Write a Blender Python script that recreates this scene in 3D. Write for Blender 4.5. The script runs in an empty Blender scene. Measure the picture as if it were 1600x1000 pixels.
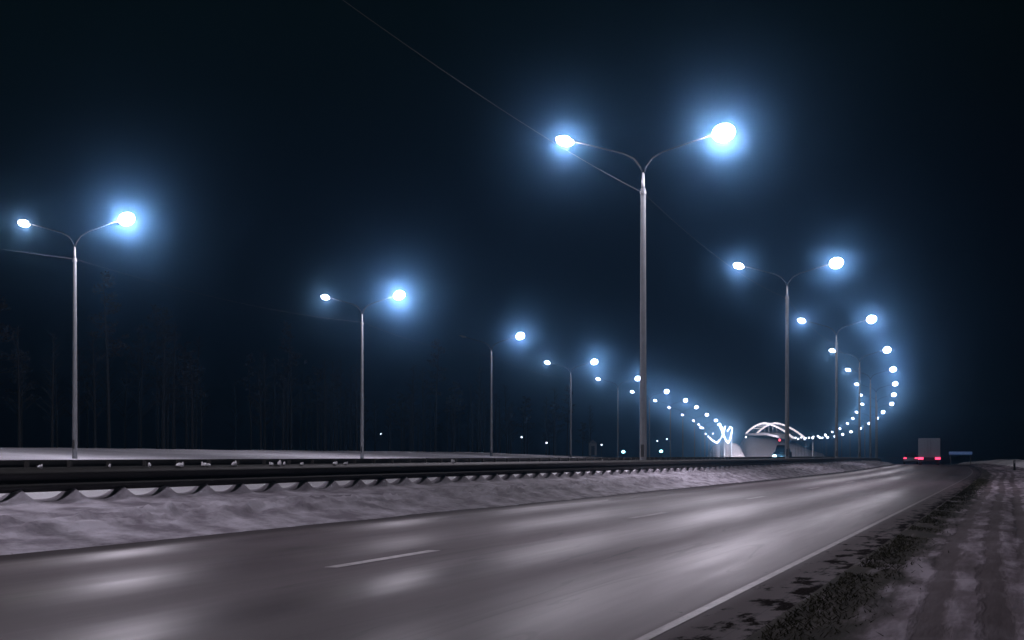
import bpy, bmesh, math, random
import numpy as np
from mathutils import Vector, Matrix, noise

sc = bpy.context.scene
R = math.radians
rnd = random.Random(7)

# ------------------------------------------------------------------ camera
F = 2700.0            # focal length in pixels of a 1600 px wide frame
HC = 0.95             # camera height above the carriageway
HY = 712.0            # row of the horizon in that frame
cam = bpy.data.cameras.new("camera")
cam.lens = 36 * F / 1600
cam.shift_y = (HY - 500) / 1600
cam.clip_start = 0.1
cam.clip_end = 20000
camo = bpy.data.objects.new("camera", cam)
sc.collection.objects.link(camo)
camo.location = (0, 0, HC)
camo.rotation_euler = (R(90), 0, 0)
sc.camera = camo

# ------------------------------------------------------------------ world: clear, moonless night
w = bpy.data.worlds.new("World")
sc.world = w
w.use_nodes = True
nt = w.node_tree
nt.nodes.clear()
wo = nt.nodes.new('ShaderNodeOutputWorld')
bg = nt.nodes.new('ShaderNodeBackground')
sky = nt.nodes.new('ShaderNodeTexSky')
sky.sky_type = 'NISHITA'
sky.sun_disc = False
sky.sun_elevation = R(-4)
sky.sun_rotation = R(200)
tint = nt.nodes.new('ShaderNodeMixRGB')
tint.blend_type = 'MULTIPLY'
tint.inputs[0].default_value = 1
tint.inputs[2].default_value = (0.08, 1.0, 0.50, 1)
nt.links.new(sky.outputs[0], tint.inputs[1])
nt.links.new(tint.outputs[0], bg.inputs[0])
bg.inputs[1].default_value = 0.15
nt.links.new(bg.outputs[0], wo.inputs[0])

sc.view_settings.view_transform = 'Standard'
sc.view_settings.look = 'None'
sc.view_settings.exposure = 0
sc.view_settings.gamma = 1
sc.view_settings.use_curve_mapping = False
sc.cycles.use_denoising = True
sc.cycles.max_bounces = 4
sc.cycles.diffuse_bounces = 2
sc.cycles.glossy_bounces = 2
sc.cycles.transparent_max_bounces = 4
sc.cycles.volume_bounces = 0
sc.cycles.sample_clamp_indirect = 2
sc.cycles.sample_clamp_direct = 0
sc.cycles.use_light_tree = True

# powers of the lamp heads (W)
PW_R, PW_L = 3300.0, 1500.0
HAZE_DENSITY = 0.00068
HAZE_G = 0.986
LAMP_COL = (0.92, 0.84, 0.98)

# ------------------------------------------------------------------ helpers
def tag(o, label=None, cat=None, group=None, kind=None):
    if label: o['label'] = label
    if cat: o['category'] = cat
    if group: o['group'] = group
    if kind: o['kind'] = kind
    return o

def link(o, parent=None):
    sc.collection.objects.link(o)
    if parent: o.parent = parent
    return o

def empty(name, loc=(0, 0, 0), rz=0):
    o = bpy.data.objects.new(name, None)
    o.empty_display_size = 0.3
    o.location = loc
    o.rotation_euler = (0, 0, rz)
    return link(o)

class MB:
    """collects faces, builds one mesh object"""
    def __init__(s):
        s.v, s.f, s.uv = [], [], None
    def add(s, vs, fs):
        k = len(s.v)
        s.v += [tuple(v) for v in vs]
        s.f += [tuple(i + k for i in f) for f in fs]
        return s
    def box(s, c, d, rz=0, taper=1.0):
        cx, cy, cz = c
        x, y, z = d[0] / 2, d[1] / 2, d[2] / 2
        cs, sn = math.cos(rz), math.sin(rz)
        vs = []
        for zz, t in ((-z, 1), (z, taper)):
            for xx, yy in ((-x, -y), (x, -y), (x, y), (-x, y)):
                xx *= t; yy *= t
                vs.append((cx + xx * cs - yy * sn, cy + xx * sn + yy * cs, cz + zz))
        return s.add(vs, [(3, 2, 1, 0), (4, 5, 6, 7), (0, 1, 5, 4), (1, 2, 6, 5), (2, 3, 7, 6), (3, 0, 4, 7)])
    def tube(s, pts, rad, n=10, caps=True):
        pts = [Vector(p) for p in pts]
        if not hasattr(rad, '__len__'): rad = [rad] * len(pts)
        vs, fs = [], []
        ref = Vector((0, 0, 1))
        t0 = (pts[1] - pts[0]).normalized()
        if abs(t0.dot(ref)) > 0.95: ref = Vector((0, 1, 0))
        u = t0.cross(ref).normalized()
        for i, p in enumerate(pts):
            a = pts[max(i - 1, 0)]; b = pts[min(i + 1, len(pts) - 1)]
            t = (b - a).normalized()
            u = (u - t * u.dot(t)).normalized()
            vv = t.cross(u)
            for k in range(n):
                an = 2 * math.pi * k / n
                vs.append(p + (u * math.cos(an) + vv * math.sin(an)) * rad[i])
        for i in range(len(pts) - 1):
            for k in range(n):
                a = i * n + k; b = i * n + (k + 1) % n
                fs.append((a, b, b + n, a + n))
        if caps:
            fs.append(tuple(range(n))[::-1])
            fs.append(tuple((len(pts) - 1) * n + k for k in range(n)))
        return s.add(vs, fs)
    def ellipsoid(s, c, r, nu=14, nv=8, zmin=-1, zmax=1):
        vs, fs = [], []
        for j in range(nv + 1):
            ph = math.asin(zmin) + (math.asin(zmax) - math.asin(zmin)) * j / nv
            for i in range(nu):
                th = 2 * math.pi * i / nu
                vs.append((c[0] + r[0] * math.cos(ph) * math.cos(th), c[1] + r[1] * math.cos(ph) * math.sin(th), c[2] + r[2] * math.sin(ph)))
        for j in range(nv):
            for i in range(nu):
                a = j * nu + i; b = j * nu + (i + 1) % nu
                fs.append((a, b, b + nu, a + nu))
        fs.append(tuple(range(nu))[::-1])
        fs.append(tuple(nv * nu + i for i in range(nu)))
        return s.add(vs, fs)
    def prism(s, prof, x0, x1):
        """profile in the y-z plane extruded along x"""
        n = len(prof)
        vs = [(x0, y, z) for y, z in prof] + [(x1, y, z) for y, z in prof]
        fs = [(i, (i + 1) % n, n + (i + 1) % n, n + i) for i in range(n)]
        fs += [tuple(range(n))[::-1], tuple(range(n, 2 * n))]
        return s.add(vs, fs)
    def build(s, name, m, parent=None, smooth=False, loc=None, bevel=0):
        me = bpy.data.meshes.new(name)
        me.from_pydata(s.v, [], s.f)
        me.validate()
        bm = bmesh.new(); bm.from_mesh(me)
        bmesh.ops.recalc_face_normals(bm, faces=bm.faces)
        bm.to_mesh(me); bm.free()
        if smooth: me.polygons.foreach_set('use_smooth', [True] * len(me.polygons))
        me.materials.append(m)
        o = bpy.data.objects.new(name, me)
        if loc: o.location = loc
        if bevel:
            b = o.modifiers.new('bevel', 'BEVEL'); b.width = bevel; b.segments = 2; b.limit_method = 'ANGLE'
        return link(o, parent)

def copy_tree(o, parent=None):
    c = o.copy()
    sc.collection.objects.link(c)
    if parent: c.parent = parent
    for ch in o.children:
        copy_tree(ch, c)
    return c

# ------------------------------------------------------------------ materials
def mat(name, col=(0.5, 0.5, 0.5), rough=0.6, metal=0.0, spec=0.5, vary=0.25, vscale=3.0, bump=0.0):
    m = bpy.data.materials.new(name)
    m.use_nodes = True
    n = m.node_tree.nodes; l = m.node_tree.links
    p = n['Principled BSDF']
    p.inputs['Roughness'].default_value = rough
    p.inputs['Metallic'].default_value = metal
    p.inputs['Specular IOR Level'].default_value = spec
    tc = n.new('ShaderNodeTexCoord')
    ns = n.new('ShaderNodeTexNoise'); ns.inputs['Scale'].default_value = vscale; ns.inputs['Detail'].default_value = 4
    l.new(tc.outputs['Object'], ns.inputs['Vector'])
    mx = n.new('ShaderNodeMixRGB')
    mx.inputs[1].default_value = (*[c * (1 - vary) for c in col], 1)
    mx.inputs[2].default_value = (*[min(1, c * (1 + vary)) for c in col], 1)
    l.new(ns.outputs['Fac'], mx.inputs[0])
    l.new(mx.outputs[0], p.inputs['Base Color'])
    if bump:
        b = n.new('ShaderNodeBump'); b.inputs['Strength'].default_value = bump; b.inputs['Distance'].default_value = 0.02
        l.new(ns.outputs['Fac'], b.inputs['Height']); l.new(b.outputs[0], p.inputs['Normal'])
    return m

def glow(name, col, strength):
    m = bpy.data.materials.new(name)
    m.use_nodes = True
    p = m.node_tree.nodes['Principled BSDF']
    p.inputs['Base Color'].default_value = (0.6, 0.6, 0.6, 1)
    p.inputs['Emission Color'].default_value = (*col, 1)
    p.inputs['Emission Strength'].default_value = strength
    m.cycles.emission_sampling = 'NONE'
    return m

def diffuser(name, col, strength):
    """luminous cover of a lamp: it glows and lets the light of the lamp inside through"""
    m = bpy.data.materials.new(name)
    m.use_nodes = True
    n = m.node_tree.nodes; l = m.node_tree.links
    n.clear()
    o = n.new('ShaderNodeOutputMaterial'); a = n.new('ShaderNodeAddShader')
    e = n.new('ShaderNodeEmission'); t = n.new('ShaderNodeBsdfTransparent')
    e.inputs[0].default_value = (*col, 1); e.inputs[1].default_value = strength
    l.new(e.outputs[0], a.inputs[0]); l.new(t.outputs[0], a.inputs[1]); l.new(a.outputs[0], o.inputs[0])
    m.cycles.emission_sampling = 'NONE'
    return m

M = {
    'galv': mat('galvanised_steel', (0.19, 0.20, 0.21), 0.5, 0.3, vscale=6, vary=0.2),
    'rail': mat('weathered_dark_steel', (0.020, 0.020, 0.017), 0.62, 0.0, 0.3, vscale=5, vary=0.5),
    'post': mat('dark_steel_post', (0.03, 0.028, 0.025), 0.7),
    'head': mat('lamp_housing_grey', (0.2, 0.21, 0.22), 0.5),
    'wire': mat('cable_rubber', (0.07, 0.07, 0.075), 0.6),
    'arm': mat('dull_grey_arm', (0.035, 0.037, 0.04), 0.75, 0, 0.15),
    'bark': mat('dark_bark', (0.024, 0.023, 0.022), 0.9, vscale=8, vary=0.5),
    'twig': mat('dark_twigs', (0.028, 0.026, 0.025), 0.9),
    'grass': mat('dead_grass', (0.035, 0.034, 0.018), 0.9, spec=0.1, vscale=20, vary=0.5),
    'concrete': mat('pale_concrete', (0.42, 0.42, 0.44), 0.8, vscale=0.6),
    'truckbox': mat('grey_box_panel', (0.30, 0.34, 0.40), 0.45, vscale=0.8, vary=0.15),
    'carpaint': mat('dark_car_paint', (0.03, 0.035, 0.045), 0.25),
    'rubber': mat('tyre_rubber', (0.02, 0.02, 0.02), 0.8),
    'glass': mat('dark_glass', (0.015, 0.02, 0.025), 0.1),
    'roof': mat('metal_roof', (0.2, 0.2, 0.22), 0.6),
    'lens': diffuser('lamp_lens', (0.78, 0.88, 1.0), 12),
    'farlens': diffuser('far_lamp_lens', (0.80, 0.86, 1.0), 6),
    'ramplens': diffuser('ramp_lamp_globe', (0.80, 0.86, 1.0), 3.0),
    'cyan': glow('cyan_white_lamp', (0.35, 0.85, 1.0), 9),
    'headlight': glow('headlight_lens', (0.5, 0.88, 1.0), 14),
    'red': glow('red_tail_lens', (1.0, 0.04, 0.13), 3.2),
    'redsig': glow('red_signal_lens', (1.0, 0.10, 0.16), 3.0),
    'bluesign': glow('blue_lit_panel', (0.0, 0.09, 0.34), 0.3),
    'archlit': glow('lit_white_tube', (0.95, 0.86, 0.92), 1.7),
}

def uvmat(name):
    m = bpy.data.materials.new(name)
    m.use_nodes = True
    n = m.node_tree.nodes
    l = m.node_tree.links
    p = n['Principled BSDF']
    uv = n.new('ShaderNodeUVMap'); uv.uv_map = 'road'
    return m, n, l, p, uv.outputs[0]

def nmap(n, l, vec, scale, ns=1.0, detail=4, rough=0.55, offset=(0, 0, 0)):
    mp = n.new('ShaderNodeMapping')
    mp.inputs['Scale'].default_value = scale
    mp.inputs['Location'].default_value = offset
    l.new(vec, mp.inputs[0])
    t = n.new('ShaderNodeTexNoise'); t.inputs['Scale'].default_value = ns
    t.inputs['Detail'].default_value = detail; t.inputs['Roughness'].default_value = rough
    l.new(mp.outputs[0], t.inputs['Vector'])
    return t.outputs['Fac']

def ramp(n, l, fac, stops):
    r = n.new('ShaderNodeValToRGB')
    e = r.color_ramp.elements
    while len(e) < len(stops): e.new(0.5)
    for k, (pos, c) in enumerate(stops):
        e[k].position = pos
        e[k].color = (*c, 1) if hasattr(c, '__len__') else (c, c, c, 1)
    l.new(fac, r.inputs[0])
    return r.outputs[0]

def math_(n, l, op, a, b=None, c=None):
    m = n.new('ShaderNodeMath'); m.operation = op
    for k, v in enumerate((a, b, c)):
        if v is None: continue
        if isinstance(v, (int, float)): m.inputs[k].default_value = v
        else: l.new(v, m.inputs[k])
    return m.outputs[0]

def mixc(n, l, fac, a, b, mode='MIX'):
    m = n.new('ShaderNodeMixRGB'); m.blend_type = mode
    if isinstance(fac, (int, float)): m.inputs[0].default_value = fac
    else: l.new(fac, m.inputs[0])
    for k, v in ((1, a), (2, b)):
        if hasattr(v, '__len__'): m.inputs[k].default_value = (*v, 1)
        else: l.new(v, m.inputs[k])
    return m.outputs[0]

def asphalt():
    m, n, l, p, uv = uvmat('worn_damp_asphalt')
    broad = nmap(n, l, uv, (0.75, 0.035, 1), 1.0, 3)            # streaks along the lane
    fine = nmap(n, l, uv, (6, 0.25, 1), 1.0, 5, 0.6, (3, 1, 0))
    grain = nmap(n, l, uv, (60, 60, 1), 1.0, 3)
    sep = n.new('ShaderNodeSeparateXYZ'); l.new(uv, sep.inputs[0])
    # wheel tracks: polished bands inside each 3.7 m lane
    o = math_(n, l, 'SUBTRACT', sep.outputs[0], 2.85)
    ph = math_(n, l, 'MULTIPLY', o, 2 * math.pi * 2 / 3.7)
    cs = math_(n, l, 'COSINE', math_(n, l, 'ADD', ph, math.pi))
    trk = math_(n, l, 'MULTIPLY_ADD', cs, 0.5, 0.5)
    base = ramp(n, l, broad, [(0.3, (0.050, 0.035, 0.042)), (0.7, (0.115, 0.085, 0.099))])
    base = mixc(n, l, ramp(n, l, fine, [(0.35, 0.0), (0.7, 0.35)]), base, (0.07, 0.063, 0.066))
    base = mixc(n, l, ramp(n, l, grain, [(0.3, 0.25), (0.7, 0.0)]), base, (0.05, 0.05, 0.055))
    # frost rime at the edges of the carriageway
    l.new(base, p.inputs['Base Color'])
    rg = math_(n, l, 'MULTIPLY_ADD', trk, -0.16, 0.56)
    rg = math_(n, l, 'ADD', rg, math_(n, l, 'MULTIPLY_ADD', broad, 0.42, -0.21))
    rg = math_(n, l, 'ADD', rg, math_(n, l, 'MULTIPLY_ADD', fine, 0.14, -0.07))
    # the hard shoulder and the gutter beside the snow are darker and not polished by wheels
    sh_ = n.new('ShaderNodeMapRange'); sh_.inputs[1].default_value = 10.15; sh_.inputs[2].default_value = 10.4
    l.new(sep.outputs[0], sh_.inputs[0])
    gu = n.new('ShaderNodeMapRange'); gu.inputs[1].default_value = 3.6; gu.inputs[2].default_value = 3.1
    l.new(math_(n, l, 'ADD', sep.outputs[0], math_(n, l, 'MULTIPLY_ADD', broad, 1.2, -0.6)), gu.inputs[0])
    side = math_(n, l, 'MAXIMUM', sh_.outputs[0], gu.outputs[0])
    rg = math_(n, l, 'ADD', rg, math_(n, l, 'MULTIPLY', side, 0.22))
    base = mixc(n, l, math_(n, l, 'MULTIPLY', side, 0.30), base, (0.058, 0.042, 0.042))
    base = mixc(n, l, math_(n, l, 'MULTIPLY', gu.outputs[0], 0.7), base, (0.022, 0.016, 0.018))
    tar = nmap(n, l, uv, (1.6, 0.05, 1), 1.0, 2, 0.5, (9, 4, 0))
    seam = math_(n, l, 'LESS_THAN', math_(n, l, 'ABSOLUTE', math_(n, l, 'SUBTRACT', tar, 0.5)), 0.004)
    base = mixc(n, l, math_(n, l, 'MULTIPLY', seam, 0.55), base, (0.03, 0.027, 0.03))
    rag = n.new('ShaderNodeMapRange'); rag.inputs[1].default_value = 10.52; rag.inputs[2].default_value = 10.70
    clod = nmap(n, l, uv, (5, 1.6, 1), 1.0, 5, 0.65, (2, 7, 0))
    l.new(math_(n, l, 'ADD', sep.outputs[0], math_(n, l, 'MULTIPLY_ADD', clod, 2.4, -1.2)), rag.inputs[0])
    base = mixc(n, l, rag.outputs[0], base, mixc(n, l, ramp(n, l, grain, [(0.45, 0.0), (0.6, 1.0)]), (0.016, 0.013, 0.010), (0.05, 0.045, 0.048)))
    l.new(base, p.inputs['Base Color'])
    l.new(rg, p.inputs['Roughness'])
    l.new(math_(n, l, 'MULTIPLY', math_(n, l, 'SUBTRACT', 1.0, rag.outputs[0]), math_(n, l, 'MULTIPLY', math_(n, l, 'MULTIPLY_ADD', broad, 0.5, -0.02), math_(n, l, 'SUBTRACT', 1.0, math_(n, l, 'MULTIPLY', side, 0.4)))), p.inputs['Specular IOR Level'])
    b = n.new('ShaderNodeBump'); b.inputs['Strength'].default_value = 0.25; b.inputs['Distance'].default_value = 0.004
    l.new(grain, b.inputs['Height']); l.new(b.outputs[0], p.inputs['Normal'])
    return m

def snow(name, clean=(0.66, 0.68, 0.74), dirt=(0.30, 0.28, 0.30), amount=0.5, sc_=(2.5, 0.9, 1)):
    m, n, l, p, uv = uvmat(name)
    a = nmap(n, l, uv, sc_, 1.0, 6, 0.62)
    b_ = nmap(n, l, uv, (14, 9, 1), 1.0, 6, 0.7)
    c = ramp(n, l, a, [(0.5 - 0.25 * (1 - amount), dirt), (0.5 + 0.22 * (1.2 - amount), clean)])
    c = mixc(n, l, ramp(n, l, b_, [(0.28, 0.6), (0.42, 0.0)]), c, (0.16, 0.15, 0.16))
    l.new(c, p.inputs['Base Color'])
    p.inputs['Roughness'].default_value = 0.75
    p.inputs['Specular IOR Level'].default_value = 0.25
    b = n.new('ShaderNodeBump'); b.inputs['Strength'].default_value = 0.5; b.inputs['Distance'].default_value = 0.03
    l.new(b_, b.inputs['Height']); l.new(b.outputs[0], p.inputs['Normal'])
    return m

def verge():
    m, n, l, p, uv = uvmat('frozen_verge_with_tracks')
    big = nmap(n, l, uv, (0.9, 0.35, 1), 1.0, 5, 0.6)
    lump = nmap(n, l, uv, (4.5, 0.5, 1), 1.0, 8, 0.6)
    sep = n.new('ShaderNodeSeparateXYZ'); l.new(uv, sep.inputs[0])
    wob = nmap(n, l, uv, (0.02, 0.02, 1), 1.0, 1)
    o = math_(n, l, 'ADD', sep.outputs[0], math_(n, l, 'MULTIPLY', wob, 1.6))
    # two pairs of wheel ruts
    ruts = None
    for c in (12.26, 12.66, 13.05, 13.9, 14.4):
        dlt = math_(n, l, 'ABSOLUTE', math_(n, l, 'SUBTRACT', o, c))
        mr = n.new('ShaderNodeMapRange'); mr.inputs[1].default_value = 0.27; mr.inputs[2].default_value = 0.21
        l.new(math_(n, l, 'ADD', dlt, math_(n, l, 'MULTIPLY', lump, 0.28)), mr.inputs[0]); r = mr.outputs[0]
        ruts = r if ruts is None else math_(n, l, 'MAXIMUM', ruts, r)
    col = ramp(n, l, math_(n, l, 'MULTIPLY_ADD', lump, 0.55, math_(n, l, 'MULTIPLY', big, 0.5)),
               [(0.38, (0.10, 0.080, 0.086)), (0.50, (0.20, 0.165, 0.19)), (0.60, (0.46, 0.41, 0.47))])
    col = mixc(n, l, math_(n, l, 'MULTIPLY', ruts, 0.8), col, (0.10, 0.078, 0.084))
    # dark grassy strip beside the asphalt
    e = math_(n, l, 'ADD', sep.outputs[0], math_(n, l, 'MULTIPLY_ADD', lump, 0.7, -0.35))
    g = n.new('ShaderNodeMapRange'); g.inputs[1].default_value = 11.15; g.inputs[2].default_value = 11.4
    l.new(e, g.inputs[0])
    col = mixc(n, l, g.outputs[0], ramp(n, l, lump, [(0.44, (0.020, 0.018, 0.011)), (0.56, (0.040, 0.034, 0.024)), (0.64, (0.16, 0.145, 0.155))]), col)
    l.new(col, p.inputs['Base Color'])
    p.inputs['Roughness'].default_value = 0.85
    p.inputs['Specular IOR Level'].default_value = 0.2
    b = n.new('ShaderNodeBump'); b.inputs['Strength'].default_value = 0.6; b.inputs['Distance'].default_value = 0.03
    l.new(math_(n, l, 'SUBTRACT', lump, math_(n, l, 'MULTIPLY', ruts, 0.5)), b.inputs['Height']); l.new(b.outputs[0], p.inputs['Normal'])
    return m

M['asphalt'] = asphalt()
M['banksnow'] = snow('dirty_snow_painted_shade', (0.68, 0.65, 0.72), (0.25, 0.225, 0.26), 0.55)  # dark tone is dirt plus painted shade that gives the lumps contrast
M['cleansnow'] = snow('clean_snow', (0.92, 0.92, 0.95), (0.80, 0.80, 0.84), 0.7, (0.5, 0.3, 1))
M['fieldsnow'] = snow('field_snow', (0.84, 0.85, 0.92), (0.60, 0.60, 0.66), 0.6, (0.12, 0.08, 1))
M['verge'] = verge()
pm, n, l, p, uv = uvmat('worn_white_paint')
pf = nmap(n, l, uv, (14, 5, 1), 1.0, 5, 0.7)
l.new(ramp(n, l, pf, [(0.3, (0.26, 0.25, 0.26)), (0.5, (0.60, 0.57, 0.58))]), p.inputs['Base Color'])
p.inputs['Roughness'].default_value = 0.5
M['paint'] = pm
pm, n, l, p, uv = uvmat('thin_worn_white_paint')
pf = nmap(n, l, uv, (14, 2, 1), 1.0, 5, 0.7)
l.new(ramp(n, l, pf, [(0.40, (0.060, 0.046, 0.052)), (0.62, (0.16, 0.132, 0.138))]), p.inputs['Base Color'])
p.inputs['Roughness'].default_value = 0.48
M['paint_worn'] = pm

# ------------------------------------------------------------------ alignment of the highway
# (X, Y) of the median lamp row, read from pole spacing; the road runs parallel to it
BP = [(4.48, 59.0), (15.65, 98.3), (26.0, 138.5), (35.7, 177.5), (44.8, 216), (53.5, 254), (61.7, 292), (69.7, 330),
      (76.2, 368), (82.9, 406), (89.0, 444), (94.3, 482), (99.2, 520), (104.0, 558), (108.6, 596), (113.0, 634),
      (117.0, 672), (120.8, 710), (124.4, 748), (128.0, 786)]
pts = [(4.48 - 0.289 * (59 - y), y) for y in (-100, -60, -20, 20)] + BP
P_ = np.array(pts)
dense = []
for i in range(len(P_) - 1):
    p0 = P_[max(i - 1, 0)]; p1 = P_[i]; p2 = P_[i + 1]; p3 = P_[min(i + 2, len(P_) - 1)]
    for t in np.linspace(0, 1, 12, endpoint=False):
        dense.append(0.5 * ((2 * p1) + (-p0 + p2) * t + (2 * p0 - 5 * p1 + 4 * p2 - p3) * t * t + (-p0 + 3 * p1 - 3 * p2 + p3) * t ** 3))
dense.append(P_[-1])
dense = np.array(dense)
# smooth the bearing a little
for _ in range(30):
    dense[1:-1] = 0.25 * dense[:-2] + 0.5 * dense[1:-1] + 0.25 * dense[2:]
seg = np.hypot(*(dense[1:] - dense[:-1]).T)
S_ = np.concatenate([[0], np.cumsum(seg)])
S_ -= np.interp(0, dense[:, 1], S_)          # s = 0 abreast of the camera
T_ = np.gradient(dense, S_, axis=0)
T_ /= np.hypot(T_[:, 0], T_[:, 1])[:, None]
S_MAX = float(S_[-1])

def zprof(y):
    return float(np.interp(y, [150, 216, 254, 292, 330, 368, 406, 444, 482, 520, 558, 596, 634, 672, 710, 748, 786],
                           [0, -.12, -.35, -.6, -1.0, -1.6, -2.1, -2.6, -3.3, -3.7, -4.0, -4.3, -4.2, -3.9, -3.6, -3.4, -3.1]))

def at(s, o, z=0.0):
    """point at distance s along the highway, o metres right of the lamp row, z above the carriageway"""
    x = np.interp(s, S_, dense[:, 0]); y = np.interp(s, S_, dense[:, 1])
    tx = np.interp(s, S_, T_[:, 0]); ty = np.interp(s, S_, T_[:, 1])
    return (x + ty * o, y - tx * o, z + zprof(y))

def bearing(s):
    tx = np.interp(s, S_, T_[:, 0]); ty = np.interp(s, S_, T_[:, 1])
    return math.atan2(-tx, ty)          # rotation about z that turns +y along the road

def s_of(y):
    return float(np.interp(y, dense[:, 1], S_))

def srange(a, b, step, k=0.004):
    out = [a]
    while out[-1] < b:
        out.append(out[-1] + max(step, k * abs(out[-1])))
    out[-1] = b
    return out

def strip(name, ss, os_, zf, m, parent=None, smooth=True):
    """a sheet in road coordinates with a 'road' uv (o, s) in metres"""
    vs, fs = [], []
    n = len(os_)
    for s in ss:
        for o in os_:
            vs.append(at(s, o, zf(s, o)))
    for i in range(len(ss) - 1):
        for j in range(n - 1):
            a = i * n + j
            fs.append((a, a + 1, a + 1 + n, a + n))
    me = bpy.data.meshes.new(name)
    me.from_pydata(vs, [], fs)
    if smooth: me.polygons.foreach_set('use_smooth', [True] * len(me.polygons))
    uvl = me.uv_layers.new(name='road')
    co = np.array([(o, s) for s in ss for o in os_], dtype=np.float32)
    idx = np.empty(len(me.loops), dtype=np.int32); me.loops.foreach_get('vertex_index', idx)
    uvl.data.foreach_set('uv', co[idx].ravel())
    me.materials.append(m)
    o_ = bpy.data.objects.new(name, me)
    return link(o_, parent)

def nz(x, y, z=0.0):
    return noise.noise(Vector((x, y, z)))

O_RAIL, O_RAIL2 = 0.65, -2.35
O_LEFT, O_EDGE, O_PAVE = 2.85, 10.25, 10.78

# --- ground under everything, out to the horizon
gm, n, l, p, uv = uvmat('dark_far_ground')
tc = n.new('ShaderNodeTexCoord')
gf = nmap(n, l, tc.outputs['Object'], (0.02, 0.02, 0.02), 1.0, 5)
l.new(ramp(n, l, gf, [(0.4, (0.04, 0.04, 0.04)), (0.62, (0.18, 0.18, 0.20))]), p.inputs['Base Color'])
p.inputs['Roughness'].default_value = 0.9
g = MB()
g.add([(-5000, -1500, -5.2), (5000, -1500, -5.2), (5000, 8500, -5.2), (-5000, 8500, -5.2)], [(0, 1, 2, 3)])
tag(g.build('ground', gm), kind='structure')

# --- carriageways
ss = srange(-30, S_MAX, 1.0)
tag(strip('road', ss, list(np.linspace(O_LEFT - 0.6, O_PAVE, 12)), lambda s, o: 0.0, M['asphalt']), kind='structure')
tag(strip('opposite_road', ss, list(np.linspace(-15.0, -3.6, 6)), lambda s, o: 0.0, M['asphalt']), kind='structure')

# --- ploughed snow between the asphalt and the guardrail
def bank_z(s, o):
    u = O_LEFT - o                                     # 0 at the asphalt, 2.2 at the rail
    u += 0.16 * nz(s * 0.35, 3.3) + 0.05 * nz(s * 2.1, 8.1)
    base = float(np.interp(u, [0, 0.06, 0.35, 0.9, 1.35, 1.7, 2.0, 2.25, 2.6], [-0.03, 0.012, 0.075, 0.17, 0.27, 0.31, 0.36, 0.395, 0.41]))
    f = math.exp(-((u - 0.95) / 0.42) ** 2)
    lum = abs(nz(s * 0.38, u * 3.6, 1.0)) * 0.15 + abs(nz(s * 1.1, u * 9.0, 4.0)) * 0.075 + max(0, nz(s * 3, u * 12, 7.0) - 0.15) * 0.13
    z = base + f * (lum + 0.02)
    z += 0.025 * nz(s * 0.8, u * 2.0, 9.0) * min(1, u * 2)
    # snow drifted up around every rail post
    ph = (s / 1.24) % 1.0
    pk = 1 - abs(math.cos(math.pi * ph))
    z += 0.19 * pk ** 1.5 * math.exp(-((O_LEFT - o - 2.2) / 0.15) ** 2)
    return z
ss2 = srange(10, 190, 0.07, 0.0035)
tag(strip('ploughed_snow_bank', ss2, list(np.linspace(O_LEFT + 0.12, O_RAIL - 0.3, 70)), bank_z, M['banksnow']), kind='structure')
tag(strip('far_snow_bank', srange(190, S_MAX, 2), list(np.linspace(O_LEFT + 0.05, O_RAIL - 0.05, 8)), bank_z, M['banksnow']), kind='structure')
# --- clean snow on the median, under the lamp posts
def med_z(s, o):
    b = float(np.interp(o, [-3.9, -3.2, -2.4, -0.8, 0.1, 0.6], [-0.02, 0.25, 0.48, 0.47, 0.40, 0.385]))
    return b + 0.03 * nz(s * 0.5, o * 0.9, 2.0)
tag(strip('median_snow', srange(-10, S_MAX, 0.5, 0.006), list(np.linspace(-3.9, 0.6, 14)), med_z, M['cleansnow']), kind='structure')
# --- snow field beyond the opposite carriageway, with the far row of lamps on it
def field_z(s, o):
    b = float(np.interp(o, [-800, -200, -70, -50, -44, -37, -31, -24, -19, -15], [0.6, 0.9, 1.15, 1.30, 1.40, 1.10, 0.78, 0.45, 0.2, -0.03]))
    b += 0.10 * nz(s * 0.035, o * 0.05, 5.0) + 0.05 * nz(s * 0.2, o * 0.2, 5.0)
    if s > 190: b -= 0.0035 * (s - 190) * min(1, max(0, (-15 - o) / 20))
    return b
tag(strip('snow_field', srange(-20, S_MAX, 1.5, 0.01), [-400, -200, -120, -90, -70, -60] + list(np.linspace(-52, -15, 28)), field_z, M['fieldsnow']), kind='structure')

# --- verge on the camera's side: grass strip, frozen mud, tyre tracks
def verge_z(s, o):
    u = o - O_PAVE
    z = 0.004 - 0.05 * min(1, max(0, u / 0.5))
    z += (0.02 * nz(s * 0.9, o * 1.3, 1.0) + 0.014 * nz(s * 3.5, o * 4.5, 2.0)) * min(1, u / 0.2 if u > 0 else 0)
    wob = 0.25 * nz(s * 0.06, 0.0, 3.0)
    for c in (12.15, 12.95, 14.4, 15.2):
        z -= 0.035 * math.exp(-((o + wob - c) / 0.13) ** 2)
    if s > 70:
        k = min(1, (s - 70) / 40)
        z += k * (0.52 + 0.1 * nz(s * 0.1, o * 0.3)) * math.exp(-((o - 15.5) / 1.9) ** 2)
    return z
tag(strip('verge', srange(-8, 330, 0.09, 0.008), [O_PAVE - 0.02] + list(np.linspace(O_PAVE, 18, 60)) + [22, 30, 60, 140, 400], verge_z, M['verge']), kind='structure')
def rsnow_z(s, o):
    return verge_z(s, o) + 0.03 * nz(s * 0.7, o) - 0.12 * ((o - 15.6) / 2.3) ** 2 + 0.10
tag(strip('roadside_snow', srange(104, 320, 0.6), list(np.linspace(13.4, 17.8, 12)), rsnow_z, M['cleansnow']), kind='structure')

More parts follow.
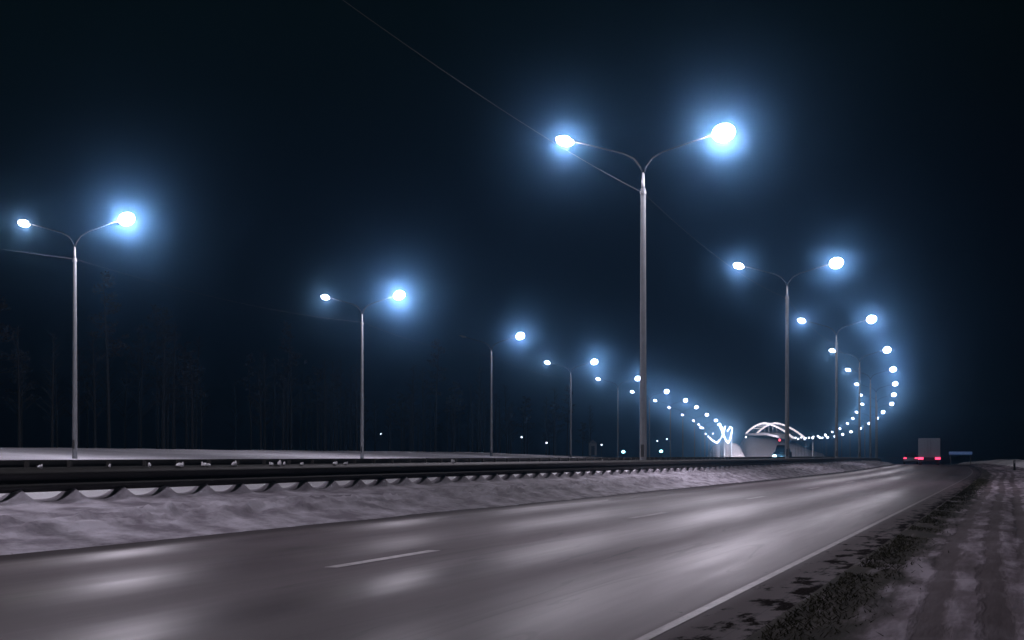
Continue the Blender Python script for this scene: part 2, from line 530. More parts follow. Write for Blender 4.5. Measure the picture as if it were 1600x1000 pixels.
# --- painted markings
def marking(name, s0, s1, o, wd, m, label):
    n = max(2, int((s1 - s0) / 1.0) + 1)
    q = strip(name, list(np.linspace(s0, s1, n)), [o - wd / 2, o + wd / 2], lambda s, o_: 0.004, m, smooth=False)
    return tag(q, kind='structure')
marking('edge_line', 3, S_MAX - 5, O_EDGE, 0.07, M['paint_worn'], '')
dash0 = None
# dashes: first visible one starts about 14.7 m ahead of the camera
def so_of(x, y):
    # nearest road coordinates of a ground point
    k = int(np.argmin((dense[:, 0] - x) ** 2 + (dense[:, 1] - y) ** 2))
    d = np.array([x, y]) - dense[k]
    return float(S_[k] + d @ T_[k]), float(d[0] * T_[k][1] - d[1] * T_[k][0])
sd, od = so_of(-1.574, 14.66)
O_DASH = O_EDGE - 3.72
for k in range(-1, 16):
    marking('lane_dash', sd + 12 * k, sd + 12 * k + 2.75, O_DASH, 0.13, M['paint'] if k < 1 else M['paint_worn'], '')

# ------------------------------------------------------------------ guardrails
def sweep(s0, s1, step, prof, o, side=1):
    """W-beam profile swept along the highway"""
    mb = MB()
    ss = list(np.arange(s0, s1, step)) + [s1]
    n = len(prof)
    vs, fs = [], []
    for s in ss:
        for a, z in prof:
            vs.append(at(s, o + side * a, z))
    for i in range(len(ss) - 1):
        for j in range(n):
            a = i * n + j; b = i * n + (j + 1) % n
            fs.append((a, b, b + n, a + n))
    fs.append(tuple(range(n))); fs.append(tuple((len(ss) - 1) * n + j for j in range(n)))
    mb.add(vs, fs)
    return mb

def wprof(zb, h=0.30, t=0.006):
    out = [(0.0, 0.0), (0.03, 0.02), (0.08, 0.055), (0.085, 0.09), (0.02, 0.135), (0.02, 0.165), (0.085, 0.21), (0.08, 0.245), (0.03, 0.28), (0.0, 0.30)]
    k = h / 0.30
    return [(a, zb + z * k) for a, z in out] + [(a - t * 2, zb + z * k) for a, z in out[::-1]]

def guardrail(name, o, zb, side, label, s1=420.0, posts=96, h=0.30, s0=9.0):
    root = empty(name, at(s0, o))
    tag(root, label, 'guardrail', 'guardrails along the median')
    inv = Matrix.Translation(root.location).inverted()
    def put(mb, nm, m, smooth=False):
        mb.v = [tuple(inv @ Vector(v)) for v in mb.v]
        return mb.build(nm, m, root, smooth)
    put(sweep(s0, s1, 1.5, wprof(zb, h), o, side), 'beam', M['rail'], True)
    k0 = math.ceil(s0 / 1.24)
    for k in range(k0, k0 + posts):
        s = (k + 0.5) * 1.24
        b = MB()
        p = at(s, o - side * 0.055, 0)
        b.box((p[0], p[1], p[2] + (zb + h) / 2 - 0.01), (0.05, 0.07, zb + h - 0.02), bearing(s))
        put(b, 'rail_post', M['post'])
    return root
guardrail('guardrail', O_RAIL, 0.505, 1, 'nearer of the two guardrails, its dark wide beam running along the ploughed snow bank')
guardrail('guardrail', O_RAIL2, 0.585, -1, 'farther of the two guardrails, thin and dark, just above the wide near beam', posts=70)

# snow crumbs on the far rail
cr = MB()
def crumb(seed):
    r = random.Random(seed)
    m = MB()
    m.ellipsoid((0, 0, 0.02), (0.05 + r.random() * 0.04, 0.04, 0.045), 8, 5, -0.9, 0.95)
    m.ellipsoid((0.06 * r.choice((-1, 1)), 0, 0.03), (0.025, 0.03, 0.05 + 0.02 * r.random()), 7, 4, -0.9, 0.95)
    m.v = [(x * (1 + 0.2 * r.random()), y, z * (1 + 0.3 * r.random())) for x, y, z in m.v]
    return m
protos = []
for i, px in enumerate([63, 172, 231, 281, 318, 323, 367, 425, 438, 445, 472, 523, 540, 708]):
    # where the line of sight crosses the rail
    best = min(np.arange(12, 120, 0.1), key=lambda s: abs(800 + F * at(s, O_RAIL)[0] / at(s, O_RAIL)[1] - px))
    q = at(best, O_RAIL + 0.005, 0.802)
    if len(protos) < 3:
        c = crumb(i).build('snow_crumb', M['cleansnow'], None, True); protos.append(c)
    else:
        c = protos[i % 3].copy(); sc.collection.objects.link(c)
    c.location = q; c.rotation_euler = (0, 0, rnd.random() * 3); 
    k = 0.4 + rnd.random() * 0.45; c.scale = (k, k, k)
    tag(c, 'small white crumb of snow lying on top of the nearer guardrail', 'snow crumb', 'snow crumbs on the nearer guardrail')

# ------------------------------------------------------------------ street lamps
ORD = ['nearest', 'second', 'third', 'fourth', 'fifth', 'sixth', 'seventh', 'eighth', 'ninth', 'tenth', 'eleventh', 'twelfth',
       'thirteenth', 'fourteenth', 'fifteenth', 'sixteenth', 'seventeenth', 'eighteenth', 'nineteenth', 'twentieth']
def point_light(name, power, radius, col=LAMP_COL):
    L = bpy.data.lights.new(name, 'POINT')
    L.energy = power; L.color = col; L.shadow_soft_size = radius
    return L
L_R = point_light('lamp_light_bright', PW_R * 1.1, 0.24)
L_L = point_light('lamp_light_dim', PW_L, 0.18)
L_RN = point_light('lamp_light_near', PW_R * 0.38, 0.24)
L_RM = point_light('lamp_light_middle', PW_R * 0.18, 0.24)
L_RF = point_light('lamp_light_far', PW_R * 0.10, 0.3, (1.0, 0.87, 0.90))
def pick(i):
    return (L_R, L_L) if i < 1 else (L_RN, L_RM) if i < 3 else (L_RM, L_RF) if i < 6 else (L_RF, L_RF) if i < 12 else (None, None)

ARM = 2.75
def arm_pts(sg):
    # rises steeply out of the sleeve, then runs out flat to the lamp head
    a = [(0.0, 10.55), (0.10, 10.80), (0.32, 11.08), (0.70, 11.28), (1.2, 11.42), (1.8, 11.60), (2.45, 11.78)]
    return [(sg * x, 0, z) for x, z in a]
def make_lamp(hi=True, detail=True):
    root = empty('street_lamp')
    n = 12 if hi else 6
    MB().tube([(0, 0, -0.3), (0, 0, 0.15), (0, 0, 10.05)], [0.135, 0.13, 0.085], 8 if hi else 6).build('mast', M['galv'], root, False)
    MB().tube([(0, 0, 10.0), (0, 0, 10.15), (0, 0, 10.6)], [0.060, 0.055, 0.040], n).build('sleeve', M['galv'], root, True)
    if detail:
        ms = [c for c in root.children][0]
        MB().tube([(0, 0, 0.12), (0, 0, 0.16)], [0.24, 0.24], 8).build('base_flange', M['galv'], root)
        MB().box((0.0, -0.128, 1.1), (0.11, 0.02, 0.42)).build('access_hatch', M['post'], ms)
        for zz in (3.4, 6.8): MB().tube([(0, 0, zz), (0, 0, zz + 0.06)], [0.127 - zz * 0.0042] * 2, 8).build('mast_joint', M['galv'], ms)
        MB().tube([(0, 0, 9.86), (0, 0, 9.96)], [0.11, 0.11], n).build('clamp', M['galv'], root)
    for sg in (-1, 1):
        MB().tube(arm_pts(sg), [0.035, 0.032, 0.03, 0.028, 0.027, 0.026, 0.026], n).build('arm', M['arm'], root, True)
        h = MB()
        pr = [(-0.36, -0.02), (-0.30, 0.055), (-0.05, 0.085), (0.22, 0.07), (0.36, 0.015), (0.36, -0.01), (-0.36, -0.035)]
        vs = []
        for (x, z), wd in zip(pr, (0.05, 0.10, 0.14, 0.13, 0.06, 0.06, 0.05)):
            vs += [(x * sg, -wd, z), (x * sg, wd, z)]
        k = len(pr)
        fs = [(2 * i, 2 * i + 1, 2 * ((i + 1) % k) + 1, 2 * ((i + 1) % k)) for i in range(k)]
        fs += [tuple(2 * i for i in range(k)), tuple(2 * i + 1 for i in range(k))[::-1]]
        h.add(vs, fs)
        ho = h.build('lamp_head', M['head'], root, False)
        ho.location = (sg * ARM, 0, 11.86)
        ho.rotation_euler = (0, -sg * R(14), 0)
        rr = (0.39, 0.34, 0.30) if sg > 0 else (0.31, 0.22, 0.17)  # lenses oversized: the bloom of the lamps is built into their shape
        MB().ellipsoid((0.0, 0, -0.05), rr, 18, 9, -0.99, 0.99).build('lamp_lens', M['lens'] if hi else M['farlens'], ho, True)
    return root

def add_lights(root, lr, ll):
    for sg, L in ((-1, ll), (1, lr)):
        if L is None: continue
        o = bpy.data.objects.new('lamp_light', L)
        o.location = (sg * ARM, 0, 11.74)
        link(o, root)

near = make_lamp(True)
far = make_lamp(False, False)
used = {'near': False, 'far': False}
def place_lamp(kind, loc, rz, label, group, lr, ll):
    src = near if kind == 'near' else far
    if not used[kind]:
        o = src; used[kind] = True
    else:
        o = copy_tree(src)
        for ch in [c for c in o.children if c.type == 'LIGHT']:
            bpy.data.objects.remove(ch)
    o.location = loc; o.rotation_euler = (0, 0, rz)
    tag(o, label, 'street lamp', group)
    if lr or ll: lights.append((o, lr, ll))
    return o
lights = []

# median row
lampz = [zprof(y) for x, y in BP]
B_ROW, A_ROW = [], []
for i, (x, y) in enumerate(BP):
    s = s_of(y)
    k = 'near' if i < 5 else 'far'
    if i == 0: lb = 'largest street lamp, tall double-armed grey mast rising behind the guardrail in the middle'
    else: lb = '%s double-armed street lamp along the right-hand row, counting away from the tallest mast' % ORD[i]
    B_ROW.append(place_lamp(k, (x, y, zprof(y) + 0.02), bearing(s), lb, 'street lamps of the right-hand row', *pick(i)))
# the one before it, just outside the frame on the left
xp, yp = 4.48 - 0.289 * 40, 19.0
b0 = place_lamp('near', (xp, yp, 0.02), bearing(0), 'double-armed street lamp behind the guardrail outside the left edge of the frame', 'street lamps of the right-hand row', L_RN, L_RN)
B_ROW.insert(0, b0)
b00 = place_lamp('near', (xp - 0.289 * 39, yp - 39, 0.02), bearing(0), 'double-armed street lamp behind the guardrail and behind the camera', 'street lamps of the right-hand row', L_R, L_L)
# far row beyond the opposite carriageway
AP = [(-21.0, 83, 12.30), (-10.5, 121, 12.2), (-1.9, 159, 12.0), (6.7, 197, 11.7), (14.4, 235, 11.5), (21.7, 273, 11.16), (28.5, 311, 10.97),
      (34.5, 349, 10.8), (40.9, 387, 10.2), (47.4, 425, 9.7), (52.8, 463, 9.4), (58.0, 501, 9.1)]
for i, (x, y, z) in enumerate(AP):
    k = 'near' if i < 4 else 'far'
    lb = ('leftmost street lamp, double-armed grey mast standing in the snow field' if i == 0 else
          '%s double-armed street lamp of the left-hand row on the snow, counting from the left' % ORD[i])
    A_ROW.append(place_lamp(k, (x, y, z - 11.9), R(-16), lb, 'street lamps of the left-hand row', pick(max(0, i - 1))[0], L_RF if i != 2 else None))
a0 = place_lamp('near', (-32.0, 45, 0.35), R(-16), 'double-armed street lamp on the snow outside the left edge of the frame', 'street lamps of the left-hand row', L_R, L_L)
A_ROW.insert(0, a0)
for o, lr, ll in lights: add_lights(o, lr, ll)
# third left-hand lamp: its left head is out
dm = [c for c in A_ROW[3].children if c.name.startswith('lamp_head') and c.location.x < 0]
for c in dm:
    for g_ in c.children:
        g_.data = g_.data.copy(); g_.data.materials[0] = M['head']; g_.scale = (0.6, 0.5, 0.35)

# overhead cable slung from mast to mast
def cable(a, b, za, zb, sag, label, group, r=0.014):
    pa = Vector(a.location) + Vector((0, 0, za)); pb = Vector(b.location) + Vector((0, 0, zb))
    n = 24
    pts = []
    for i in range(n + 1):
        t = i / n
        q = pa.lerp(pb, t); q.z -= 4 * sag * t * (1 - t)
        pts.append(q - pa)
    o = MB().tube(pts, r, 6).build('overhead_cable', M['wire'], None, True)
    o.location = pa
    tag(o, label, 'cable', group)
for i in range(0, 4):
    lb = ['thin cable running up from the tallest mast toward the top left', 'thin dark cable between the tallest mast and the next mast on its right',
          'thin dark cable between the second and third masts of the right-hand row', 'thin dark cable between the third and fourth masts of the right-hand row'][i]
    cable(B_ROW[i], B_ROW[i + 1], 9.9, 9.9, 0.45, lb, 'cables between the street lamps', 0.006 if i == 0 else 0.004)
for i in range(0, 4):
    lb = ['thin cable leaving the leftmost mast toward the left edge', 'thin cable between the leftmost mast and the second mast on the snow',
          'thin cable between the second and third masts on the snow', 'thin cable between the third and fourth masts on the snow'][i]
    cable(A_ROW[i], A_ROW[i + 1], 10.0, 10.0, 0.45, lb, 'cables between the street lamps', 0.005)

# ------------------------------------------------------------------ far interchange: looping ramps of single lamps
def px(x, y, d):
    return ((x - 800) * d / F, d, HC + (HY - y) * d / F)
ramp_root = empty('ramp_lamp')
MB().tube([(0, 0, -15), (0, 0, 0.1)], [0.10, 0.05], 6).build('mast', M['galv'], ramp_root)
MB().ellipsoid((0, 0, 0), (0.36, 0.36, 0.30), 10, 6).build('lamp_globe', M['ramplens'], ramp_root, True)
used_r = [False]
def ramp_lamp(x, y, d, label, group, sc_=1.0):
    if not used_r[0]: o = ramp_root; used_r[0] = True
    else: o = copy_tree(ramp_root)
    o.location = px(x, y, d)
    o.scale = (sc_, sc_, 1)
    return tag(o, label, 'street lamp', group)
strokes = [
    ([(1125, 663), (1128, 673), (1130, 682)], 8, 560, 600, 'lamp in the short slanting string at the left of the bright looping ramp'),
    ([(1107, 682), (1113, 688), (1120, 692), (1126, 686), (1130, 677), (1133, 667)], 20, 600, 660, 'lamp in the bright left loop of close-set lamps on the distant ramp'),
    ([(1131, 680), (1134, 688), (1138, 692), (1141, 686), (1143, 677), (1144, 669), (1141, 667), (1137, 673)], 22, 620, 690, 'lamp in the bright right loop of close-set lamps on the distant ramp'),
]
far_lights = []
for pl, n_, d0, d1, lb in strokes:
    q = np.array(pl, float)
    sl = np.concatenate([[0], np.cumsum(np.hypot(*(q[1:] - q[:-1]).T))])
    for i in range(n_):
        t = i / (n_ - 1) * sl[-1]
        x = np.interp(t, sl, q[:, 0]); y = np.interp(t, sl, q[:, 1]); d = d0 + (d1 - d0) * i / (n_ - 1)
        o = ramp_lamp(x, y, d, lb, lb.split(' on the distant')[0].replace('lamp in', 'lamps in'), 0.8)
        if i % 6 == 2: far_lights.append((o.location.copy(), 5000))
# lamps in the gap of the two converging rows
for k, (x, y, d, lb) in enumerate([
    (1095, 668, 520, 'lamp on the slope down from the left-hand row, upper of three'),
    (1102, 678, 560, 'lamp on the slope down from the left-hand row, lowest of three'),
    (1114, 677.5, 640, 'tiny lone lamp just left of the bright left loop'),
    (1165.5, 683, 640, 'small white lamp at the left foot of the lit arch'),
    (1027, 689, 420, 'small white lamp low beside the two cyan lights, left one'),
    (1042, 686, 420, 'small white lamp low beside the two cyan lights, right one'),
    (815, 683, 330, 'small white lamp low between the third and fourth left-hand masts'),
    (854, 692, 330, 'small white lamp low and left of the fourth left-hand mast'),
    (940, 695, 360, 'tiny white lamp beside the faint shed'),
    (273, 677, 210, 'tiny white light among the dark trees on the left'),
    (595, 678, 210, 'tiny white light among the dark trees right of the second mast')]):
    o = ramp_lamp(x, y, d, lb, 'scattered distant lamps', 1.0 if k < 4 else (0.42 if k < 9 else 0.16))
    if k > 3: o.scale = (o.scale[0], o.scale[1], 0.5 if k < 9 else 0.25)
# extra lamps of the far end of the right-hand row, both arms read as dots
for k, (x, y) in enumerate([(1243, 684), (1247, 686), (1252, 683.5), (1257, 686), (1264, 684), (1271, 682.5), (1278, 681.5), (1285, 684), (1290, 681)]):
    ramp_lamp(x, y, 640 - 6 * k, 'lamp in the level string of close-set lamps right of the lit arch', 'level string of lamps right of the lit arch', 0.95)

def cyan_light(x, y, d, r, label):
    root = empty('roadside_beacon', px(x, y, d))
    MB().ellipsoid((0, 0, 0), (r, r, r * 0.8), 12, 7).build('beacon_globe', M['cyan'], root, True)
    MB().tube([(0, 0, -4.5), (0, 0, 0)], [0.07, 0.05], 6).build('beacon_post', M['post'], root)
    tag(root, label, 'beacon')
cyan_light(974, 706, 300, 0.30, 'small cyan light low on the left of the tallest mast')
cyan_light(1033, 705, 300, 0.30, 'small cyan light low on the right of the tallest mast')

for loc, pw in far_lights:
    o = bpy.data.objects.new('ramp_light', point_light('ramp_light', pw * 0.22, 0.4, (1.0, 0.76, 0.72)))
    o.location = loc; link(o)

# ------------------------------------------------------------------ lit arch bridge over the far end
D = 700
def arch():
    p0 = Vector(px(1166, 677, D)); p1 = Vector(px(1240, 688, D - 60))
    root = empty('arch_bridge', (p0.x, p0.y, p0.z))
    tag(root, 'distant white lit arch bridge with twin ribs above pale snowy abutments', 'bridge')
    ax = (p1 - p0); ax.z = 0; L = ax.length; ax.normalize()
    nrm = Vector((-ax.y, ax.x, 0))
    def rib(off, mat_, rr):
        pts = []
        for i in range(25):
            t = i / 24
            h = 3.7 * (1 - abs(2 * t - 0.86) ** 2.0 / (1.0 if t > 0.43 else 0.74)) if True else 0
            z = 3.7 * (1 - ((t - 0.42) / (0.42 if t < 0.42 else 0.58)) ** 2)
            pts.append(ax * (t * L) + nrm * off + Vector((0, 0, z - 2.6 * max(0, (t - 0.42) / 0.58))))
        return MB().tube(pts, rr, 8), pts
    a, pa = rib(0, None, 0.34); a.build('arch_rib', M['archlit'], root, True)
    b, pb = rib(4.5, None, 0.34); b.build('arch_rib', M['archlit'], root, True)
    # rear rib reads above the front one from the road; braces between
    for i in range(3, 23, 2):
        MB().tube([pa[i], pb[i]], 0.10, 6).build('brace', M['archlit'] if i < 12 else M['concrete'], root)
    for i in range(2, 24, 2):
        for pp in (pa, pb):
            q = pp[i]
            zt = -0.15 - 2.6 * max(0, (i / 24 - 0.42) / 0.58) - 0.4
            if q.z - zt > 0.5:
                MB().tube([q, Vector((q.x, q.y, zt))], 0.05, 5).build('hanger', M['concrete'], root)
    dk = MB()
    vs = []
    for t, dz in ((0, 0), (0.42, 0), (1, -2.6)):
        for off in (-0.6, 5.1):
            for z in (-0.9, -0.1):
                q = ax * (t * L) + nrm * off + Vector((0, 0, dz + z)); vs.append(q)
    fs = []
    for k in (0, 4):
        fs += [(k, k + 1, k + 5, k + 4), (k + 2, k + 3, k + 7, k + 6), (k + 1, k + 3, k + 7, k + 5), (k, k + 2, k + 6, k + 4)]
    fs += [(0, 1, 3, 2), (8, 9, 11, 10)]
    dk.add(vs, fs).build('deck', M['concrete'], root)
arch()
# snowy abutment slopes beneath
def mound(name, pts_px, d, depth, label):
    """a snow slope: ridge line read from the far skyline, falling toward us"""
    vs, fs = [], []
    rows = 8
    n = len(pts_px)
    for j in range(rows + 1):
        t = j / rows
        for i, (x, y) in enumerate(pts_px):
            X, Y, Z = px(x, y, d)
            zz = -5.3 + (Z + 5.3) * (1 - t) ** 0.8 * (1 + 0.05 * nz(i * 1.3, t * 3))
            vs.append((X, Y - depth * t, zz))
    for j in range(rows):
        for i in range(n - 1):
            a = j * n + i
            fs.append((a, a + 1, a + 1 + n, a + n))
    k = len(vs)      # back side down to the ground
    for i, (x, y) in enumerate(pts_px):
        X, Y, Z = px(x, y, d); vs.append((X, Y + depth, -5.3))
    for i in range(n - 1): fs.append((i, i + 1, k + i + 1, k + i))
    mb = MB(); mb.add(vs, fs)
    o = mb.build(name, M['moundsnow'], None, True)
    return tag(o, kind='structure')
M['moundsnow'] = mat('hill_snow', (0.72, 0.70, 0.72), 0.9, vscale=0.08, vary=0.25)
mound('embankment', [(1106, 712), (1110, 704), (1114, 697), (1120, 694), (1132, 692), (1142, 692), (1150, 693), (1156, 697), (1160, 706)], 690, 25, '')
mound('hill', [(1150, 712), (1155, 700), (1158, 690), (1164, 683), (1172, 681), (1185, 682), (1200, 682), (1215, 686), (1228, 690), (1245, 693), (1262, 702), (1285, 709)], 730, 30, '')
# unseen fill lights, added to brighten the snow slopes under the bridge
for (x, y, d, pw) in ((1128, 714, 650, 4000), (1180, 715, 650, 9000), (1210, 715, 650, 9000), (1260, 715, 650, 6000)):
    fl = empty('added_fill_light', px(x, y, d))
    tag(fl, {1128: 'unseen fill light added behind the guardrail below the bright loops', 1180: 'unseen fill light added behind the guardrail below the left half of the lit arch',
             1210: 'unseen fill light added behind the guardrail below the right half of the lit arch', 1260: 'unseen fill light added behind the guardrail below the level string of lamps'}[x], 'added_fill_light')
    MB().tube([(0, 0, -5), (0, 0, 0)], [0.14, 0.08], 6).build('mast', M['galv'], fl)
    MB().box((0, 0, 0.12), (0.5, 0.3, 0.22)).build('fill_light_housing', M['head'], fl)
    SL = bpy.data.lights.new('fill_spot', 'SPOT')
    SL.energy = pw * 6; SL.color = (0.92, 0.84, 0.98); SL.shadow_soft_size = 0.3
    SL.spot_size = R(120); SL.spot_blend = 0.6
    o = bpy.data.objects.new('fill_spot', SL)
    o.location = (0, 0.9, 0.4); o.rotation_euler = (R(97), 0, 0); link(o, fl)

# red signal light beside the arch
rs = empty('traffic_signal', px(1218, 688, 600))
tag(rs, 'distant red signal light below the right end of the lit arch', 'traffic light')
MB().box((0, 0, 0), (1.0, 0.35, 1.5)).build('signal_housing', M['post'], rs)
MB().ellipsoid((0, -0.2, 0.1), (0.42, 0.12, 0.5), 12, 6).build('signal_lens', M['redsig'], rs, True)
MB().tube([(0, 0, -9.5), (0, 0, -0.75)], 0.10, 6).build('signal_post', M['galv'], rs)

# faint shed
sh = empty('shed', (at(s_of(330), -62)[0], 345, -0.6))
sx, sy, szz = px(926, 700, 345)
sh.location = (sx, sy, szz - 1.5)
tag(sh, 'small faint pale shed beyond the snow, left of the tallest mast', 'shed')
MB().box((0, 0, 1.2), (1.5, 2.2, 2.4)).build('wall', M['concrete'], sh)
MB().add([(-0.9, -1.3, 2.4), (0.9, -1.3, 2.4), (0.9, 1.3, 2.4), (-0.9, 1.3, 2.4), (0, -1.3, 3.1), (0, 1.3, 3.1)],
         [(0, 1, 4), (2, 3, 5), (1, 2, 5, 4), (3, 0, 4, 5), (0, 3, 2, 1)]).build('roof', M['roof'], sh)
MB().box((0, -1.115, 0.95), (0.7, 0.03, 1.9)).build('door', M['post'], sh)

# ------------------------------------------------------------------ vehicles
def wheel(root, x, y, r, wd):
    wv = MB(); wv.tube([(x - wd / 2, y, r), (x + wd / 2, y, r)], r, 18); t = wv.build('wheel', M['rubber'], root)
    hv = MB(); sg = 1 if x > 0 else -1
    hv.tube([(x + sg * wd * 0.42, y, r), (x + sg * (wd * 0.5 + 0.012), y, r)], r * 0.55, 12); hv.build('rim', M['galv'], t)

def box_truck(loc, rz):
    root = empty('box_truck', loc, rz)
    tag(root, 'grey box truck with red tail lights driving away at the right end of the road', 'truck')
    MB().box((0, 3.2, 1.92), (2.42, 5.6, 2.16)).build('cargo_box', M['truckbox'], root, bevel=0.04)
    for x in (-0.6, 0.6):
        d = MB(); d.box((x, 0.385, 1.92), (1.16, 0.03, 2.04)); do = d.build('rear_door', M['truckbox'], root)
        MB().tube([(x * 0.25, 0.35, 0.98), (x * 0.25, 0.35, 2.86)], 0.018, 6).build('lock_rod', M['galv'], do)
    MB().box((0, 3.4, 0.68), (0.9, 6.4, 0.22)).build('chassis', M['post'], root)
    MB().box((0, 0.36, 0.50), (2.3, 0.12, 0.14)).build('bumper', M['post'], root)
    for x in (-0.92, 0.92):
        MB().box((x, 0.33, 0.72), (0.58, 0.08, 0.24)).build('tail_light', M['red'], root, bevel=0.02)
    cb = MB(); cb.prism([(6.1, 0.45), (7.9, 0.45), (7.95, 1.2), (7.6, 2.25), (6.1, 2.3)], -1.0, 1.0)
    c = cb.build('cab', M['carpaint'], root, bevel=0.04)
    MB().box((0, 7.83, 1.7), (1.7, 0.05, 0.75)).build('windscreen', M['glass'], c)
    for x in (-0.95, 0.95):
        for y in (1.7, 6.9): wheel(root, x, y, 0.42, 0.28)
        MB().box((x, 1.15, 0.45), (0.3, 0.03, 0.5)).build('mud_flap', M['rubber'], root)
    return root

def car(name, loc, rz, label, lit=None, zs=1.0, cat='car'):
    root = empty(name, loc, rz)
    tag(root, label, cat)
    body = [(y, z * zs) for y, z in [(0.0, 0.35), (0.02, 0.80), (0.12, 0.93), (0.9, 0.98), (3.1, 0.96), (4.1, 0.82), (4.35, 0.62), (4.38, 0.32), (3.9, 0.26), (0.4, 0.26)]]
    MB().prism(body, -0.87, 0.87).build('body', M['carpaint'], root, bevel=0.05)
    cab = [(0.45, 0.95), (1.0, 1.40), (2.2, 1.44), (3.15, 0.95)]
    cb = MB(); n4 = len(cab); lo = [z < 1 for y, z in cab]; cab = [(y, z * zs) for y, z in cab]
    vs = [(-0.76 if q else -0.6, y, z) for q, (y, z) in zip(lo, cab)] + [(0.76 if q else 0.6, y, z) for q, (y, z) in zip(lo, cab)]
    cb.add(vs, [(i, (i + 1) % n4, n4 + (i + 1) % n4, n4 + i) for i in range(n4)] + [(3, 2, 1, 0), (4, 5, 6, 7)])
    cb.build('cabin', M['glass'], root, bevel=0.03)
    MB().box((0, 1.6, 1.435 * zs), (1.16, 1.15, 0.03)).build('roof', M['carpaint'], root)
    for x in (-0.68, 0.68):
        MB().box((x, -0.0, 0.76 * zs), (0.36, 0.06, 0.17)).build('tail_light', M['red'], root, bevel=0.02)
        MB().ellipsoid((x, 4.34, 0.66 * zs), (0.22 if lit else 0.16, 0.08, 0.12 if lit else 0.09), 12, 6).build('headlight', M['headlight'] if lit else M['glass'], root, True)
        for y in (0.85, 3.5): wheel(root, x * 1.18, y, 0.31 if zs == 1 else 0.38, 0.2)
    return root

st = s_of(196)
ox = so_of(*px(1452, 712, 193)[:2])
pt = at(ox[0], ox[1])
box_truck((pt[0], pt[1], pt[2]), bearing(ox[0]))
oc = so_of(*px(1423, 712, 216)[:2])
pc = at(oc[0], oc[1]); car('car', (pc[0], pc[1], pc[2]), bearing(oc[0]), 'dark car with red tail lights ahead and left of the box truck')
oo = so_of(*px(1211, 712, 190)[:2])
po = at(oo[0], -8.5)
oncoming = car('van', (po[0], po[1], po[2]), bearing(oo[0]) + math.pi, 'oncoming dark van showing cyan-white headlights just above the guardrail, below the lit arch', lit=True, zs=1.5, cat='van')
HL = bpy.data.lights.new('headlight_beam', 'POINT'); HL.energy = 30; HL.color = (0.5, 0.9, 1); HL.shadow_soft_size = 0.12
ho = bpy.data.objects.new('headlight_beam', HL); ho.location = (0, 4.6, 1.0); link(ho, oncoming)
TL = bpy.data.lights.new('tail_glow', 'POINT'); TL.energy = 2.5; TL.color = (1, 0.05, 0.12); TL.shadow_soft_size = 0.2
to = bpy.data.objects.new('tail_glow', TL); to.location = at(ox[0] - 0.6, ox[1], 0.7); link(to)

# blue lit board far right
bx, by, bz = px(1501, 708, 215)
bs = empty('roadside_sign', (bx, by, bz - 1.6))
tag(bs, 'long thin blue lit sign board beyond the right edge of the road', 'sign')
bs.rotation_euler = (0, 0, bearing(210))
MB().box((0, 0, 1.6), (2.8, 0.16, 0.36)).build('sign_panel', M['bluesign'], bs, bevel=0.02)
for x in (-1.2, 1.2):
    MB().tube([(x, 0.12, -0.3), (x, 0.12, 1.75)], 0.05, 8).build('sign_post', M['galv'], bs)
# small marker post in the roadside snow
mx_, my_, mz_ = px(1585, 733, 112)
mp_ = empty('marker_post', (mx_, my_, mz_ - 0.1))
tag(mp_, 'small dark marker post in the snow bank at the right edge', 'post')
MB().box((0, 0, 0.28), (0.14, 0.07, 0.78), 0.2, 0.85).build('post', M['post'], mp_)
MB().box((0, -0.04, 0.55), (0.10, 0.012, 0.12), 0.2).build('reflector', M['concrete'], mp_)

# ------------------------------------------------------------------ dark forest beyond the snow
def tree_variant(seed, pine):
    r = random.Random(seed)
    root = empty('pine_tree' if pine else 'birch_tree')
    H = 11 + r.random() * 4
    lean = (r.uniform(-.5, .5), r.uniform(-.5, .5))
    pts = [(lean[0] * t * t, lean[1] * t * t, H * t - 0.4) for t in (0, .1, .3, .5, .7, .85, 1)]
    MB().tube(pts, [0.19, 0.16, 0.14, 0.11, 0.08, 0.05, 0.015], 7).build('trunk', M['bark'], root, True)
    c = MB()
    nb = 26 if pine else 34
    for i in range(nb):
        t = (0.52 if pine else 0.30) + (0.47 if pine else 0.68) * i / nb
        b = Vector((lean[0] * t * t, lean[1] * t * t, H * t - 0.4))
        an = r.random() * 6.28
        ln = (1.0 - t) * (3.6 if pine else 3.2) + 0.5
        up = 0.15 if pine else 0.9
        d = Vector((math.cos(an), math.sin(an), up)).normalized()
        e = b + d * ln
        m_ = b + d * ln * 0.5 + Vector((0, 0, -0.1 if pine else 0.12))
        c.tube([b, m_, e], [0.035, 0.022, 0.008], 4, False)
        for k in range(7 if pine else 5):
            q = b.lerp(e, 0.35 + 0.1 * k)
            dd = Vector((r.uniform(-1, 1), r.uniform(-1, 1), r.uniform(-.3, .8))).normalized()
            if pine:
                s_ = 0.35
                u = dd.cross(Vector((0, 0, 1))).normalized() * s_ * 0.5
                for z in range(3):
                    qq = q + Vector((r.uniform(-.3, .3), r.uniform(-.3, .3), r.uniform(-.12, .2)))
                    c.add([qq - u, qq + u * 0.6 + dd * s_ * 0.4, qq + dd * s_ + Vector((0, 0, .1)), qq - u * 0.4 + dd * s_ * .6], [(0, 1, 2, 3)])
            else:
                c.tube([q, q + dd * 0.8], [0.012, 0.005], 3, False)
    c.build('crown', M['twig'], root)
    return root
variants = [tree_variant(11, False), tree_variant(12, False), tree_variant(13, True), tree_variant(14, False), tree_variant(15, True)]
used_v = [False] * 5
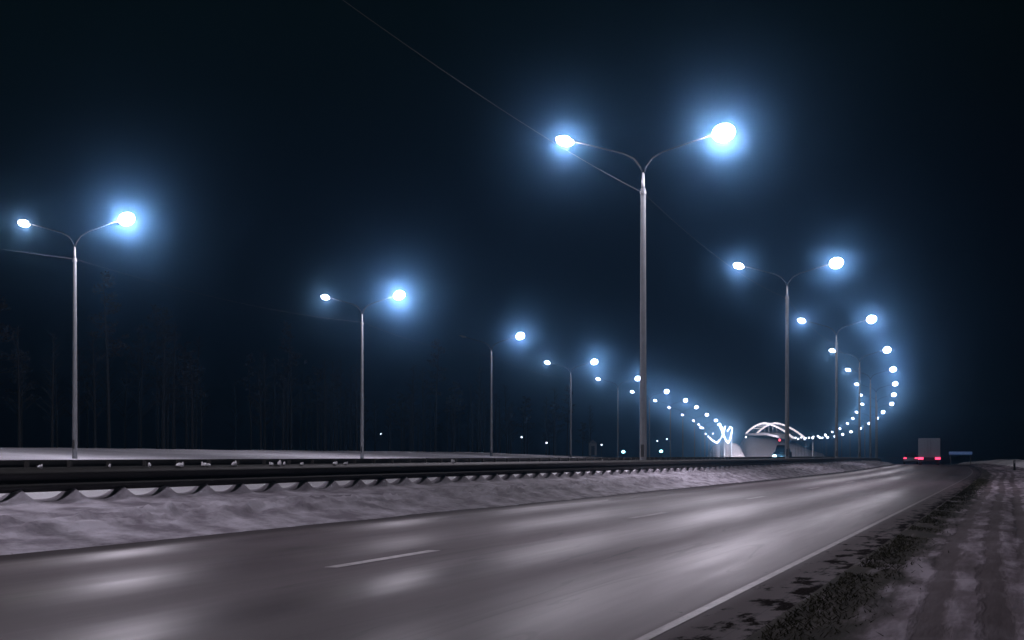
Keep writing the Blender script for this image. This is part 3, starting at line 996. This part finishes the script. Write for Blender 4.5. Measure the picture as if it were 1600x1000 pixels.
for i in range(190):
    s = 45 + (i / 190) ** 1.25 * 330 + rnd.uniform(-3, 3)
    o = -58 - rnd.random() ** 1.3 * 34
    k = rnd.choice([0, 1, 3, 0, 2, 1, 4])
    q = at(s, o, field_z(s, o))
    t = variants[k] if not used_v[k] else copy_tree(variants[k])
    used_v[k] = True
    t.location = (q[0], q[1], q[2] - 0.1); t.rotation_euler = (0, 0, rnd.random() * 6.28)
    f = rnd.uniform(0.72, 1.15); t.scale = (f, f, f)
    if k in (2, 4): tag(t, 'dark pine in the unlit forest beyond the snow field', 'tree', 'dark pines beyond the snow field')
    else: tag(t, 'bare thin dark birch in the unlit forest beyond the snow field', 'tree', 'bare birches beyond the snow field')

# ------------------------------------------------------------------ dead grass along the edge of the asphalt
gb = MB()
r = random.Random(3)
for i in range(14000):
    s = 6 + (r.random() ** 1.8) * 70
    o = O_PAVE + 0.02 + abs(r.gauss(0.12, 0.14)) + (0.3 if r.random() < .01 else 0)
    if nz(s * 0.8, o * 1.5) < -0.25: continue
    q = Vector(at(s, o, verge_z(s, o)))
    h = r.uniform(0.008, 0.035)
    a = r.random() * 6.28; wd = 0.003 + s * 0.00015
    u = Vector((math.cos(a), math.sin(a), 0)) * wd
    tip = q + Vector((r.uniform(-.05, .05), r.uniform(-.05, .05), h))
    gb.add([q - u, q + u, tip], [(0, 1, 2)])
go = gb.build('grass', M['grass'])
tag(go, 'short dead grass along the edge of the asphalt', 'grass', None, 'stuff')

# ------------------------------------------------------------------ haze, put in to give the lamps their glow
hz = bpy.data.materials.new('glow_haze')
hz.use_nodes = True
hn = hz.node_tree
hn.nodes.clear()
ho_ = hn.nodes.new('ShaderNodeOutputMaterial')
pv = hn.nodes.new('ShaderNodeVolumePrincipled')
pv.inputs['Color'].default_value = (0.27, 0.52, 0.86, 1)
pv.inputs['Density'].default_value = HAZE_DENSITY
pv.inputs['Anisotropy'].default_value = HAZE_G
pv2 = hn.nodes.new('ShaderNodeVolumePrincipled')  # second term, added to spread a broad blue over the sky
pv2.inputs['Color'].default_value = (0.03, 0.34, 0.80, 1)
pv2.inputs['Density'].default_value = 0.00035
pv2.inputs['Anisotropy'].default_value = 0.5
av = hn.nodes.new('ShaderNodeAddShader')
hn.links.new(pv.outputs[0], av.inputs[0]); hn.links.new(pv2.outputs[0], av.inputs[1])
hn.links.new(av.outputs[0], ho_.inputs['Volume'])
hb = MB(); hb.box((100, 500, 12.4), (1400, 1400, 37.2))
ho2 = hb.build('haze', hz)
tag(ho2, 'thin haze added over the road to give the lamps their glow', 'haze', None, 'stuff')
